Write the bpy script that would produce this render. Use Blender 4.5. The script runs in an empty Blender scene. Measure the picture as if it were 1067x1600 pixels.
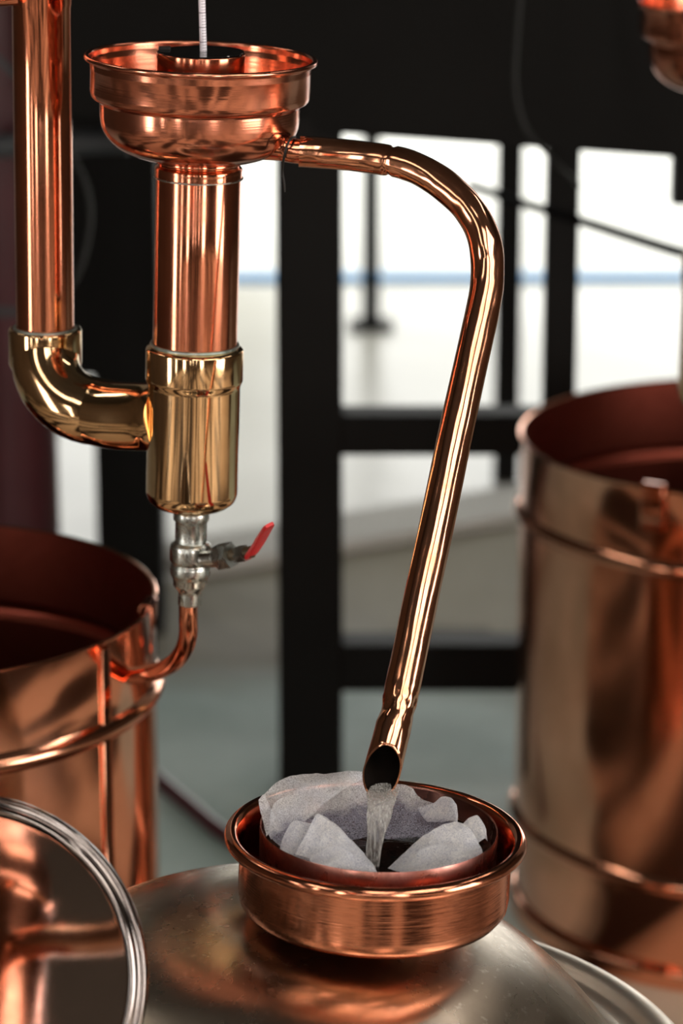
import bpy, math, random
from mathutils import Vector, Matrix, noise
random.seed(4)
S = bpy.context.scene
COL = S.collection
PI = math.pi
# ------------------------------------------------------------------ camera
CH, PITCH, F = 1.6, math.radians(16.2), 4970.0
SP, CP = math.sin(PITCH), math.cos(PITCH)
cd = bpy.data.cameras.new('camera'); cam = bpy.data.objects.new('camera', cd); COL.objects.link(cam)
cam.location = (0, 0, CH); cam.rotation_euler = (PI/2 - PITCH, 0, 0)
cd.sensor_fit = 'VERTICAL'; cd.sensor_height = 36; cd.sensor_width = 24; cd.lens = F*36/1600
cd.dof.use_dof = True; cd.dof.focus_distance = 2.30; cd.dof.aperture_fstop = 5.4
cd.clip_start = 0.05
S.camera = cam
# ------------------------------------------------------------------ light
w = bpy.data.worlds.new('world'); S.world = w; w.use_nodes = True
bg = w.node_tree.nodes['Background']; bg.inputs[0].default_value = (1.0, 1.0, 0.96, 1); bg.inputs[1].default_value = 3.2
S.view_settings.view_transform = 'Standard'; S.view_settings.look = 'None'
S.view_settings.gamma = 1; S.view_settings.use_curve_mapping = False
S.view_settings.exposure = 0.0
def area(name, loc, rot, sx, sy, power, col):
    l = bpy.data.lights.new(name, 'AREA'); l.shape = 'RECTANGLE'; l.size = sx; l.size_y = sy; l.energy = power; l.color = col
    o = bpy.data.objects.new(name, l); COL.objects.link(o); o.location = loc; o.rotation_euler = rot
    return o
GLOW_E = 6.2  # brightness of the added ceiling panels
WIN_E = 8.5        # brightness of the glazed daylight openings, added slits included
FILL_E = 9.0      # brightness of the added ceiling fill tubes

# ------------------------------------------------------------------ helpers
def P(px, py, d):
    u = (px-533.5)*d/F; v = (800-py)*d/F
    return Vector((u, d*CP + v*SP, CH - d*SP + v*CP))
def hz(px0, py0, d0, py):
    """height above the point (py0, d0) at which a vertical line reaches image row py"""
    v = (800-py0)*d0/F
    return ((800-py)*d0 - F*v)/(F*CP + (800-py)*SP)
def tag(o, label=None, cat=None, group=None, kind=None):
    if label: o['label'] = label
    if cat: o['category'] = cat
    if group: o['group'] = group
    if kind: o['kind'] = kind
    return o
def empty(name, loc, label, cat, rot=(0,0,0), group=None):
    o = bpy.data.objects.new(name, None); COL.objects.link(o); o.empty_display_size = 0.05
    o.location = loc; o.rotation_euler = rot
    return tag(o, label, cat, group)
def mesh(name, vs, fs, mat, parent=None, smooth=True, angle=35, loc=None, rot=None, uvs=None):
    m = bpy.data.meshes.new(name); m.from_pydata([tuple(v) for v in vs], [], fs); m.update()
    import bmesh
    b = bmesh.new(); b.from_mesh(m); bmesh.ops.recalc_face_normals(b, faces=b.faces); b.to_mesh(m); b.free()
    if smooth:
        for p in m.polygons: p.use_smooth = True
        m.set_sharp_from_angle(angle=math.radians(angle))
    m.materials.append(mat)
    o = bpy.data.objects.new(name, m); COL.objects.link(o)
    if parent: o.parent = parent
    if loc is not None: o.location = loc
    if rot is not None: o.rotation_euler = rot
    return o
def round_profile(pts, r=0.0015, n=4):
    """round every inner corner of a polyline of (radius, z)"""
    out = [pts[0]]
    for i in range(1, len(pts)-1):
        a, b, c = Vector(pts[i-1]), Vector(pts[i]), Vector(pts[i+1])
        d1, d2 = (a-b), (c-b)
        rr = min(r, d1.length*.45, d2.length*.45)
        if rr < 1e-6: out.append(pts[i]); continue
        p1 = b + d1.normalized()*rr; p2 = b + d2.normalized()*rr
        for k in range(n+1):
            t = k/n
            q = p1*(1-t)**2 + b*2*t*(1-t) + p2*t*t
            out.append((q.x, q.y))
    out.append(pts[-1]); return out
def lathe_data(prof, segs=96, wob=0.0, seed=0, off=(0,0,0)):
    vs, fs = [], []
    n = len(prof)
    for i in range(segs):
        a = 2*PI*i/segs
        for j, (r, z) in enumerate(prof):
            k = 1.0
            if wob:
                k += wob*noise.noise(Vector((math.cos(a)*1.7, math.sin(a)*1.7, z*9+seed)))
            vs.append((off[0]+r*k*math.cos(a), off[1]+r*k*math.sin(a), off[2]+z))
    for i in range(segs):
        i2 = (i+1) % segs
        for j in range(n-1):
            q = [i*n+j, i2*n+j, i2*n+j+1, i*n+j+1]
            if prof[j][0] < 1e-7: q = [i*n+j, i2*n+j+1, i*n+j+1]
            elif prof[j+1][0] < 1e-7: q = [i*n+j, i2*n+j, i*n+j+1]
            fs.append(q)
    return vs, fs
def lathe(name, prof, mat, parent=None, segs=96, wob=0.0, seed=0, angle=35, loc=None, rot=None):
    vs, fs = lathe_data(prof, segs, wob, seed)
    o = mesh(name, vs, fs, mat, parent, angle=angle, loc=loc, rot=rot)
    import bmesh
    b = bmesh.new(); b.from_mesh(o.data); bmesh.ops.remove_doubles(b, verts=b.verts, dist=1e-7)
    bmesh.ops.recalc_face_normals(b, faces=b.faces); b.to_mesh(o.data); b.free()
    for p in o.data.polygons: p.use_smooth = True
    o.data.set_sharp_from_angle(angle=math.radians(angle))
    return o
def catmull(pts, n=8):
    pts = [Vector(p) for p in pts]
    ext = [pts[0]*2-pts[1]] + pts + [pts[-1]*2-pts[-2]]
    out = []
    for i in range(1, len(ext)-2):
        p0, p1, p2, p3 = ext[i-1], ext[i], ext[i+1], ext[i+2]
        for k in range(n):
            t = k/n
            out.append(0.5*((2*p1)+(p2-p0)*t+(2*p0-5*p1+4*p2-p3)*t*t+(3*p1-p0-3*p2+p3)*t**3))
    out.append(pts[-1]); return out
def frames(path):
    T = []
    for i in range(len(path)):
        a = path[max(0, i-1)]; b = path[min(len(path)-1, i+1)]
        T.append((b-a).normalized())
    up = Vector((0, -1, 0.1)) if abs(T[0].y) < .8 else Vector((0, 0, 1))
    N = (up - T[0]*up.dot(T[0])).normalized()
    out = []
    for i, t in enumerate(T):
        N = (N - t*N.dot(t)).normalized()
        out.append((t, N, t.cross(N)))
    return out
def tube_data(path, rad, segs=32, cap=True, base=0, defo=None, wall=0.0):
    """rad: number or fn(i,u); wall>0 makes an open ended pipe with thickness"""
    path = [Vector(p) for p in path]; fr = frames(path)
    vs, fs = [], []; n = len(path)
    def ring(i, dr):
        t, N, B = fr[i]; u = i/(n-1)
        for k in range(segs):
            a = 2*PI*k/segs
            r = (rad(u) if callable(rad) else rad) - dr
            if defo: r += defo(u, a)
            vs.append(path[i] + (N*math.cos(a)+B*math.sin(a))*r)
    for i in range(n): ring(i, 0)
    rows = n
    if wall > 0:
        for i in reversed(range(n)): ring(i, wall)
        rows = 2*n
    for i in range(rows-1 if wall == 0 else rows):
        j = (i+1) % rows
        for k in range(segs):
            k2 = (k+1) % segs
            fs.append([i*segs+k, i*segs+k2, j*segs+k2, j*segs+k])
    if wall == 0 and cap:
        fs.append(list(range(segs))); fs.append([(n-1)*segs+k for k in range(segs)])
    return vs, fs
def tube(name, path, rad, mat, parent=None, segs=32, cap=True, wall=0.0, defo=None, angle=40, local=False):
    vs, fs = tube_data(path, rad, segs, cap, 0, defo, wall)
    if parent and not local:
        M = parent_matrix(parent).inverted(); vs = [M @ v for v in vs]
    return mesh(name, vs, fs, mat, parent, angle=angle)
def parent_matrix(o):
    M = o.matrix_basis.copy() if False else Matrix.LocRotScale(o.location, o.rotation_euler.to_quaternion(), o.scale)
    return parent_matrix(o.parent) @ M if o.parent else M
def box_data(x0, x1, y0, y1, z0, z1):
    vs = [(x, y, z) for x in (x0, x1) for y in (y0, y1) for z in (z0, z1)]
    fs = [[0,1,3,2],[4,6,7,5],[0,4,5,1],[2,3,7,6],[0,2,6,4],[1,5,7,3]]
    return vs, fs
def box(name, x0, x1, y0, y1, z0, z1, mat, parent=None, bev=0.0, rot=None, loc=None):
    vs, fs = box_data(x0, x1, y0, y1, z0, z1)
    o = mesh(name, vs, fs, mat, parent, smooth=False, rot=rot, loc=loc)
    if bev:
        b = o.modifiers.new('bevel', 'BEVEL'); b.width = bev; b.segments = 3
        for p in o.data.polygons: p.use_smooth = True
        b.harden_normals = True
    return o
def join(datas):
    vs, fs = [], []
    for v, f in datas:
        k = len(vs); vs += list(v); fs += [[i+k for i in q] for q in f]
    return vs, fs

# ------------------------------------------------------------------ materials
def newmat(name):
    m = bpy.data.materials.new(name); m.use_nodes = True
    nt = m.node_tree; return m, nt, nt.nodes['Principled BSDF']
def ramp(nt, src, stops):
    r = nt.nodes.new('ShaderNodeValToRGB'); e = r.color_ramp.elements
    while len(e) < len(stops): e.new(0.5)
    for i, (p, c) in enumerate(stops):
        e[i].position = p; e[i].color = (*c, 1) if len(c) == 3 else c
    nt.links.new(src, r.inputs[0]); return r.outputs[0]
def coords(nt, scale=(1,1,1), kind='Object'):
    t = nt.nodes.new('ShaderNodeTexCoord'); mp = nt.nodes.new('ShaderNodeMapping')
    mp.inputs['Scale'].default_value = scale; nt.links.new(t.outputs[kind], mp.inputs[0]); return mp.outputs[0]
def noise_n(nt, vec, scale, detail=4, rough=.5, dist=0):
    n = nt.nodes.new('ShaderNodeTexNoise'); n.inputs['Scale'].default_value = scale
    n.inputs['Detail'].default_value = detail; n.inputs['Roughness'].default_value = rough; n.inputs['Distortion'].default_value = dist
    nt.links.new(vec, n.inputs['Vector']); return n.outputs['Fac']
def metal(name, bright, dull, rough=(.08, .25), blotch=18, cover=(.45, .75), wave=.12, wscale=14, brush=0.0, brush_scale=(6, 6, 900), spots=None, fine=0.0):
    """polished metal with tarnish blotches, soft dents and optional brushing"""
    m, nt, p = newmat(name); L = nt.links.new
    v = coords(nt)
    n1 = noise_n(nt, v, blotch, 6, .6, .4)
    c = ramp(nt, n1, [(cover[0], bright), (cover[1], dull)])
    if spots:
        n3 = noise_n(nt, coords(nt, (1, 1, .6)), spots[0], 3, .7)
        f = ramp(nt, n3, [(spots[1], (0,0,0)), (spots[1]+.10, (1,1,1))])
        mx = nt.nodes.new('ShaderNodeMix'); mx.data_type = 'RGBA'; L(f, mx.inputs[0]); L(c, mx.inputs[6]); mx.inputs[7].default_value = (*spots[2], 1)
        c = mx.outputs[2]
    L(c, p.inputs['Base Color']); p.inputs['Metallic'].default_value = 1
    r = ramp(nt, n1, [(cover[0], (rough[0],)*3), (cover[1], (rough[1],)*3)])
    L(r, p.inputs['Roughness'])
    b = nt.nodes.new('ShaderNodeBump'); b.inputs['Strength'].default_value = wave; b.inputs['Distance'].default_value = .01
    L(noise_n(nt, coords(nt, (1, 1, .35)), wscale, 2, .4), b.inputs['Height'])
    out = b.outputs[0]
    if brush:
        b2 = nt.nodes.new('ShaderNodeBump'); b2.inputs['Strength'].default_value = brush; b2.inputs['Distance'].default_value = .0006
        L(noise_n(nt, coords(nt, brush_scale), 1, 3, .6), b2.inputs['Height']); L(out, b2.inputs['Normal']); out = b2.outputs[0]
    if fine:
        b3 = nt.nodes.new('ShaderNodeBump'); b3.inputs['Strength'].default_value = fine; b3.inputs['Distance'].default_value = .0005
        L(noise_n(nt, v, 220, 3, .6), b3.inputs['Height']); L(out, b3.inputs['Normal']); out = b3.outputs[0]
    L(out, p.inputs['Normal']); return m
def flat(name, col, rough=.5, metallic=0, spec=.5, var=.25, vs=8, bump=.1):
    m, nt, p = newmat(name)
    n = noise_n(nt, coords(nt), vs, 5, .6)
    d = tuple(c*(1-var) for c in col)
    nt.links.new(ramp(nt, n, [(.35, d), (.65, col)]), p.inputs['Base Color'])
    p.inputs['Roughness'].default_value = rough; p.inputs['Metallic'].default_value = metallic; p.inputs['Specular IOR Level'].default_value = spec
    if bump:
        b = nt.nodes.new('ShaderNodeBump'); b.inputs['Strength'].default_value = bump; b.inputs['Distance'].default_value = .002
        nt.links.new(noise_n(nt, coords(nt), vs*12, 3), b.inputs['Height']); nt.links.new(b.outputs[0], p.inputs['Normal'])
    return m
def emit(name, col, strength):
    m, nt, p = newmat(name); p.inputs['Base Color'].default_value = (.02,.02,.02,1)
    p.inputs['Emission Color'].default_value = (*col, 1); p.inputs['Emission Strength'].default_value = strength
    return m
COP = (.86, .33, .19); COPD = (.42, .12, .07)
M_cop = metal('polished copper', COP, COPD, (.09, .22), 14, (.42, .85), .10, 14, spots=(90, .70, (.22, .08, .05)))
M_copbowl = metal('spun copper', (.88, .35, .22), (.46, .15, .09), (.13, .26), 16, (.42, .85), .09, 16, brush=.10, brush_scale=(4, 4, 500), spots=(80, .72, (.30, .12, .06)))
M_spout = metal('lacquered copper', (.96, .47, .29), (.66, .25, .12), (.08, .20), 22, (.40, .80), .10, 30, spots=(120, .74, (.35, .12, .06)), fine=.05)
M_ring = metal('brushed copper', (.84, .34, .20), (.48, .16, .085), (.09, .18), 20, (.45, .85), .05, 14, brush=.2, brush_scale=(7, 7, 1100), spots=(95, .74, (.22, .07, .05)))
M_dish = metal('tarnished copper', (.62, .30, .24), (.30, .12, .10), (.22, .40), 30, (.40, .65), .12, 30)
M_ves = metal('vessel copper', (.93, .45, .29), (.72, .30, .17), (.10, .22), 7, (.42, .85), .13, 7)
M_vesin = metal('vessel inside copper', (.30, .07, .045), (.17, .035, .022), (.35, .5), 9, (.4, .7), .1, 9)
M_brass = metal('polished brass', (.92, .63, .35), (.70, .40, .18), (.07, .18), 18, (.45, .85), .14, 16)
M_stain = metal('stainless steel', (.55, .475, .385), (.40, .33, .26), (.22, .34), 9, (.42, .68), .012, 6, spots=(110, .60, (.66, .61, .53)), fine=.015)
_nt = M_stain.node_tree; _p = _nt.nodes['Principled BSDF']; _t = _nt.nodes.new('ShaderNodeTangent'); _t.direction_type = 'RADIAL'; _t.axis = 'Z'
_nt.links.new(_t.outputs[0], _p.inputs['Tangent']); _p.inputs['Anisotropic'].default_value = .75
M_satin = metal('satin steel', (.90, .85, .75), (.80, .74, .64), (.42, .5), 12, (.45, .8), .02, 10)
M_steel = metal('bright steel', (.80, .77, .70), (.60, .57, .50), (.10, .22), 12, (.45, .8), .08, 10)
M_mirror = metal('mirror steel', (.62, .60, .60), (.50, .47, .46), (.035, .09), 6, (.45, .8), .04, 6)
M_chrome = metal('worn nickel', (.62, .63, .60), (.36, .40, .37), (.18, .38), 60, (.40, .62), .15, 60, spots=(50, .62, (.30, .46, .40)))
M_solder = metal('solder', (.50, .55, .52), (.36, .46, .42), (.35, .5), 60, (.4, .6), .3, 90)
M_black = flat('black painted steel', (.006, .0055, .005), .6, 0, .15, .3, 6, .05)
M_grey = flat('dark grey pipe', (.05, .055, .06), .45, 0, .4, .3, 6, .05)
M_maroon = flat('maroon painted steel', (.075, .012, .018), .38, 0, .5, .3, 6, .05)
M_rubber = flat('black rubber', (.012, .013, .012), .5, 0, .4, .3, 20, .05)
M_red = flat('red vinyl', (.70, .025, .03), .32, 0, .5, .15, 60, .1)
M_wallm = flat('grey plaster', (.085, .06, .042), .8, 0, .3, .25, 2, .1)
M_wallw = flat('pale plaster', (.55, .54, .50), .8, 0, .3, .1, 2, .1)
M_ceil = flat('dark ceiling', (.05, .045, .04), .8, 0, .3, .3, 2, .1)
M_blue = flat('blue paint', (.10, .32, .62), .5, 0, .4, .1, 3, .05)
M_win = emit('daylit glass', (1.0, .93, .86), WIN_E)
M_glow = emit('skylight glass', (1.0, .90, .79), GLOW_E)
M_fill = emit('ceiling tube', (1.0, .90, .80), FILL_E)

def flz(px, py, z=.0):
    v = (800-py)/F; k = (CH-z)/(SP-v*CP); return P(px, py, k)
ka, kb = flz(300, 905), flz(900, 803)          # line of the kerb; the floor colour pales beyond it
KSLOPE = -(kb.y-ka.y)/(kb.x-ka.x); KOFF = ka.y+KSLOPE*ka.x
def floor_mat():
    m, nt, p = newmat('painted concrete floor'); L = nt.links.new
    v = coords(nt)
    n = noise_n(nt, v, .9, 6, .6, .6)
    conc = ramp(nt, n, [(.38, (.13, .118, .085)), (.62, (.27, .245, .18))])
    teal = ramp(nt, noise_n(nt, v, 2.2, 5, .6), [(.35, (.36, .47, .44)), (.65, (.56, .68, .65))])
    sep = nt.nodes.new('ShaderNodeSeparateXYZ'); L(v, sep.inputs[0])
    add = nt.nodes.new('ShaderNodeMath'); add.operation = 'MULTIPLY_ADD'; L(noise_n(nt, v, 1.3, 4), add.inputs[0]); add.inputs[1].default_value = .9; L(sep.outputs[1], add.inputs[2])
    mr = nt.nodes.new('ShaderNodeMapRange'); L(add.outputs[0], mr.inputs[0]); mr.inputs[1].default_value = 4.85; mr.inputs[2].default_value = 5.15
    mx = nt.nodes.new('ShaderNodeMix'); mx.data_type = 'RGBA'; L(mr.outputs[0], mx.inputs[0]); L(teal, mx.inputs[6]); L(conc, mx.inputs[7])
    m3 = nt.nodes.new('ShaderNodeMapRange'); L(add.outputs[0], m3.inputs[0]); m3.inputs[1].default_value = 3.95; m3.inputs[2].default_value = 4.05
    m4 = nt.nodes.new('ShaderNodeMix'); m4.data_type = 'RGBA'; L(m3.outputs[0], m4.inputs[0]); L(ramp(nt, noise_n(nt, coords(nt, (2.6, .55, 1)), 1.2, 2, .4, .6), [(.48, (.028, .018, .012)), (.55, (.58, .47, .36))]), m4.inputs[6]); L(mx.outputs[2], m4.inputs[7])  # front lanes: light and dark painted on to streak the copper reflections
    ky = nt.nodes.new('ShaderNodeMath'); ky.operation = 'MULTIPLY_ADD'; L(sep.outputs[0], ky.inputs[0]); ky.inputs[1].default_value = KSLOPE; L(sep.outputs[1], ky.inputs[2])
    m5 = nt.nodes.new('ShaderNodeMapRange'); L(ky.outputs[0], m5.inputs[0]); m5.inputs[1].default_value = KOFF; m5.inputs[2].default_value = KOFF+.03
    far = ramp(nt, noise_n(nt, v, .8, 5), [(.4, (.42, .41, .36)), (.6, (.58, .57, .52))])  # paler beyond the kerb, doorway daylight put into the colour
    m6 = nt.nodes.new('ShaderNodeMix'); m6.data_type = 'RGBA'; L(m5.outputs[0], m6.inputs[0]); L(m4.outputs[2], m6.inputs[6]); L(far, m6.inputs[7])
    L(m6.outputs[2], p.inputs['Base Color']); p.inputs['Specular IOR Level'].default_value = .3
    gl = nt.nodes.new('ShaderNodeMix'); gl.data_type = 'RGBA'; L(m5.outputs[0], gl.inputs[0]); L(ramp(nt, noise_n(nt, v, 3, 5), [(.3, (.55,)*3), (.7, (.75,)*3)]), gl.inputs[6]); gl.inputs[7].default_value = (.3, .3, .3, 1)
    L(gl.outputs[2], p.inputs['Roughness'])
    ms = nt.nodes.new('ShaderNodeMapRange'); L(m5.outputs[0], ms.inputs[0]); ms.inputs[3].default_value = .12; ms.inputs[4].default_value = .4; L(ms.outputs[0], p.inputs['Specular IOR Level'])
    b = nt.nodes.new('ShaderNodeBump'); b.inputs['Strength'].default_value = .15; b.inputs['Distance'].default_value = .01
    L(noise_n(nt, v, 12, 4), b.inputs['Height']); L(b.outputs[0], p.inputs['Normal'])
    return m
M_floor = floor_mat()
M_yard = flat('pale yard concrete', (.72, .72, .68), .7, 0, .3, .06, 1.5, .1)

# ------------------------------------------------------------------ the setting
XL, XR, YF, YB, ZC = -3.6, 4.2, -3.2, 7.22, 3.4
def struct(o): o['kind'] = 'structure'; return o
struct(box('floor', XL-.2, XR+.2, YF-.2, YB+.2, -.1, 0, M_floor))
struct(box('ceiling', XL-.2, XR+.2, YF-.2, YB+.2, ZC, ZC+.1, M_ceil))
def wall(name, axis, pos, a0, a1, holes, mat, th=.2):
    """wall across 'axis' at pos with rectangular holes [(a0,a1,z0,z1)]"""
    ds = []
    cuts = sorted(set([a0, a1] + [h[0] for h in holes] + [h[1] for h in holes]))
    for u0, u1 in zip(cuts, cuts[1:]):
        hs = [h for h in holes if h[0] <= u0+1e-6 and h[1] >= u1-1e-6]
        segs = [(0, ZC)] if not hs else [(0, hs[0][2]), (hs[0][3], ZC)]
        for z0, z1 in segs:
            if z1-z0 < 1e-4: continue
            if axis == 'x': ds.append(box_data(min(pos, pos+th), max(pos, pos+th), u0, u1, z0, z1))
            else: ds.append(box_data(u0, u1, min(pos, pos+th), max(pos, pos+th), z0, z1))
    vs, fs = join(ds)
    return struct(mesh(name, vs, fs, mat, smooth=False))
DOOR = (-1.05, 2.4, 0.0, 2.2)
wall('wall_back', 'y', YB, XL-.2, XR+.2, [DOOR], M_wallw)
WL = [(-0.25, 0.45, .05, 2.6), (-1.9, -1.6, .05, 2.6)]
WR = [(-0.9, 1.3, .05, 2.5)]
WF = [(-2.7, -2.2, .05, 2.6), (-.95, -.85, .3, 2.12), (-.30, -.24, .3, 2.6), (.55, .63, .3, 2.6), (1.5, 2.2, .05, 2.6)]  # narrow slits are unseen, added to put thin streaks in the copper
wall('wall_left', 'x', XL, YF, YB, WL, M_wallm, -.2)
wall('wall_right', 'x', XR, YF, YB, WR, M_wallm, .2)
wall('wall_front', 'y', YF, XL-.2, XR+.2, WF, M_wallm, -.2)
n = 0
for ax, pos, hs in (('x', XL-.08, WL), ('x', XR+.08, WR), ('y', YF-.08, WF)):
    for a0, a1, z0, z1 in hs:
        n += 1
        if ax == 'x': o = box('window_%d' % n, pos-.01, pos+.01, a0, a1, z0, z1, M_win)
        else: o = box('window_%d' % n, a0, a1, pos-.01, pos+.01, z0, z1, M_win)
        struct(o)
# yard outside the wide doorway, with a blue kerb
struct(box('trim_1', -12, 14, YB+.2, YB+24, -.12, -.005, M_yard))
struct(box('trim_2', -12, 14, YB+.27, YB+.33, -.004, .012, M_blue))
for i, (a0, a1, b0, b1) in enumerate([(-.15, .75, -.9, .9), (1.25, 3.0, -.9, 1.5), (-2.2, -1.7, -.8, .9)]):  # unseen glowing panels added on the ceiling to brighten spout and dome
    q = max(2, round((a1-a0)/.34)); w1 = (a1-a0)/q; gl = []
    for k in range(q): gl.append(box_data(a0+k*w1+.05*(k > 0)+.03*((k*7) % 3), a0+(k+1)*w1-.05, b0, b1, ZC-.02, ZC-.005))  # gaps split each added panel so its highlights come out striped
    struct(mesh('window_%d' % (n+1+i), *join(gl), M_glow, smooth=False))
    struct(box('trim_%d' % (5+i), a0-.05, a1+.05, b0-.05, b1+.05, ZC-.018, ZC-.001, M_grey))
# pale raised kerb across the floor
kd = (kb-ka).normalized(); kn = Vector((-kd.y, kd.x, 0))
vs = [ka, kb, kb+kn*.16, ka+kn*.16]; vs = vs + [v+Vector((0, 0, .02)) for v in vs]
struct(mesh('trim_3', vs, [[0,1,2,3],[4,5,6,7],[0,1,5,4],[1,2,6,5],[2,3,7,6],[3,0,4,7]], M_wallw, smooth=False))
# cream wall of the building across the yard
x0_, x1_ = P(300, 300, 12).x, P(436, 300, 12).x
zz = lambda py: CH - 12*math.tan(PITCH-math.atan((800-py)/F))
vs = [(x0_, 12, zz(470)), (x1_, 12, zz(330)), (x1_, 12, 2.6), (x0_, 12, 2.6)]
vs += [(a_, 12.3, c_) for a_, b_, c_ in vs]
struct(mesh('trim_4', vs, [[0,1,2,3],[4,5,6,7],[0,1,5,4],[1,2,6,5],[2,3,7,6],[3,0,4,7]], flat('cream render', (.40, .38, .29), .8, 0, .2, .1, 2, .05), smooth=False))
# unseen tube lamps added on the ceiling for fill
for i, (x, y, l) in enumerate([(-2.0, 3.6, 1.5), (1.9, 3.4, 1.5), (-1.3, -1.5, 1.5)]):
    t = empty('ceiling_lamp', (x, y, ZC-.08), ['long ceiling tube lamp nearest the back doorway on the left', 'long ceiling tube lamp nearest the back doorway on the right', 'long ceiling tube lamp at the front of the room'][i], 'ceiling lamp', group='ceiling tube lamps')
    box('housing', -.09, .09, -l/2-.04, l/2+.04, .02, .08, M_grey, t, .01)
    box('diffuser', -.06, .06, -l/2, l/2, 0, .019, M_fill, t)

# ------------------------------------------------------------------ black steel frame
fr = empty('equipment_rack', (P(485, 1250, 4.35).x, 4.14, 0), 'black steel rack of square posts, cross rails and a deep top beam', 'rack')
def wbox(name, x0, x1, y0, y1, z0, z1, mat, par, bev=.004):
    l = par.location
    return box(name, x0-l.x, x1-l.x, y0-l.y, y1-l.y, z0-l.z, z1-l.z, mat, par, bev)
def xz(px, py, Y):
    """world x,z of the photo ray at world depth Y"""
    v = (800-py)/F; k = Y/(CP+v*SP)
    return ((px-533.5)/F*k, CH+k*(-SP+v*CP))
def vpost(name, pxa, pxb, pyr, Y, z0, z1, par, mat=M_black):
    xa = xz(pxa, pyr, Y)[0]; xb = xz(pxb, pyr, Y)[0]; w_ = xb-xa
    return wbox(name, xa, xb, Y, Y+w_, z0, z1, mat, par)
ZB = xz(600, 206, 4.10)[1]
vpost('post', 433, 535, 700, 4.10, 0, ZB+.02, fr)
vpost('post', 851, 902, 500, 4.16, 0, ZB+.02, fr)
vpost('post', 148, 252, 700, 4.80, 0, ZB+.25, fr)
vpost('post', 775, 814, 500, 5.70, 0, 1.25, fr)
for (ya, yb) in ((645, 708), (1003, 1076)):
    xa = xz(530, ya, 4.12)[0]; xb = xz(905, ya, 4.12)[0]
    za = xz(700, ya, 4.12)[1]; zb = xz(700, yb, 4.12)[1]
    wbox('cross_rail', xa, xb, 4.105, 4.165, zb, za, M_black, fr)
# deep beam, its right end nearer; unseen height added to darken the cup's reflection
a = Vector((xz(60, 206, 4.28)[0], 4.26)); b = Vector((xz(1200, 250, 3.86)[0], 3.86)); dirv = (b-a)
vs, fs = box_data(0, dirv.length, 0, .16, 0, 1.25)
R = Matrix.Translation((a.x-fr.location.x, a.y-fr.location.y, ZB)) @ Matrix.Rotation(math.atan2(dirv.y, dirv.x), 4, 'Z')
mesh('beam', [R @ Vector(v) for v in vs], fs, M_black, fr, smooth=False)
# end bracket hanging from the beam
x0, z0 = xz(1049, 316, 3.95); x1, z1 = xz(1085, 240, 3.95)
br = join([box_data(x0-fr.location.x, x1-fr.location.x, 3.93-fr.location.y, 3.97-fr.location.y, z0, z1+.01)])
mesh('bracket', *br, M_black, fr, smooth=False)

# far slim post by the doorway
xa = xz(566, 440, 7.0)[0]; xb = xz(593, 440, 7.0)[0]
sp = empty('slim_post', ((xa+xb)/2, 7.0, 0), 'slim black post standing on the bright floor near the wide doorway', 'post')
wbox('shaft', xa, xb, 7.0-.02, 7.0+.02, 0.01, 2.6, M_black, sp, .002)
wbox('foot_plate', xa-.03, xb+.03, 7.0-.05, 7.0+.05, 0, .012, M_black, sp, .002)

# black cabinet behind the riser
x0 = xz(-140, 560, 5.1)[0]; x1 = xz(262, 560, 5.1)[0]; zb = xz(200, 590, 5.1)[1]
cb = empty('black_cabinet', ((x0+x1)/2, 5.2, 0), 'tall black machine cabinet behind the copper riser pipe', 'cabinet')
wbox('body', x0, x1, 5.1, 5.6, zb, 2.4, M_black, cb, .01)
wbox('door', x0+.03, x1-.2, 5.085, 5.1, zb+.05, 2.3, M_black, cb, .004)
for xx in (x0+.04, x1-.1):
    wbox('leg', xx, xx+.06, 5.5, 5.56, 0, zb+.01, M_black, cb)

# maroon pole with clamp bands, grey pipe and cables
xm = xz(32, 700, 4.5)[0]
mp = empty('maroon_pole', (xm, 4.5, 0), 'thick maroon painted pole behind the copper riser on the left', 'pole')
lathe('shaft', [(0, 0), (.055, 0), (.055, 2.4), (0, 2.4)], M_maroon, mp, 48)
zc = xz(32, 486, 4.45)[1]
lathe('clamp_band', round_profile([(.054, zc-.006), (.060, zc-.006), (.060, zc+.006), (.054, zc+.006)], .002), M_grey, mp, 48)
g = [Vector((xz(-60, 232, 4.35)[0], 4.36, xz(0, 232, 4.35)[1])), Vector((xz(200, 222, 4.35)[0], 4.36, xz(0, 222, 4.35)[1]))]
o = tube('grey_pipe', [g[0], g[0].lerp(g[1], .5), g[1]], .017, M_grey); tag(o, 'dark grey horizontal pipe crossing behind the copper riser', 'pipe')
hp = [P(88, 205, 3.9), P(112, 240, 3.9), P(135, 290, 3.9), P(142, 340, 3.9), P(132, 400, 3.9), P(112, 445, 3.9), P(80, 470, 3.9)]
o = tube('cable', catmull(hp, 6), .0028, M_rubber, segs=10); tag(o, 'thin black cable curving behind the copper riser', 'cable')
hp = [P(-40, 60, 3.9), P(0, 95, 3.9), P(30, 122, 3.9), P(70, 135, 3.9)]
o = tube('cable', catmull(hp, 6), .004, M_grey, segs=10); tag(o, 'short grey cable at the upper left edge', 'cable')
hp = [P(815, -30, 3.8), P(808, 60, 3.8), P(806, 140, 3.8), P(822, 200, 3.8), P(860, 245, 3.8), P(905, 290, 3.9)]
o = tube('cable', catmull(hp, 6), .0028, M_rubber, segs=10); tag(o, 'faint grey cable hanging down in front of the deep black beam', 'cable')
hp = [P(735, 290, 4.6), P(800, 312, 4.4), P(900, 343, 4.1), P(1000, 375, 3.95), P(1080, 399, 3.85), P(1200, 430, 3.8)]
o = tube('brace_rod', catmull(hp, 6), .0065, flat('matt black', (.006, .005, .005), .9, 0, .02, .2, 5, 0), segs=12); o.data.transform(Matrix.Translation(-fr.location)); o.parent = fr
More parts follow.
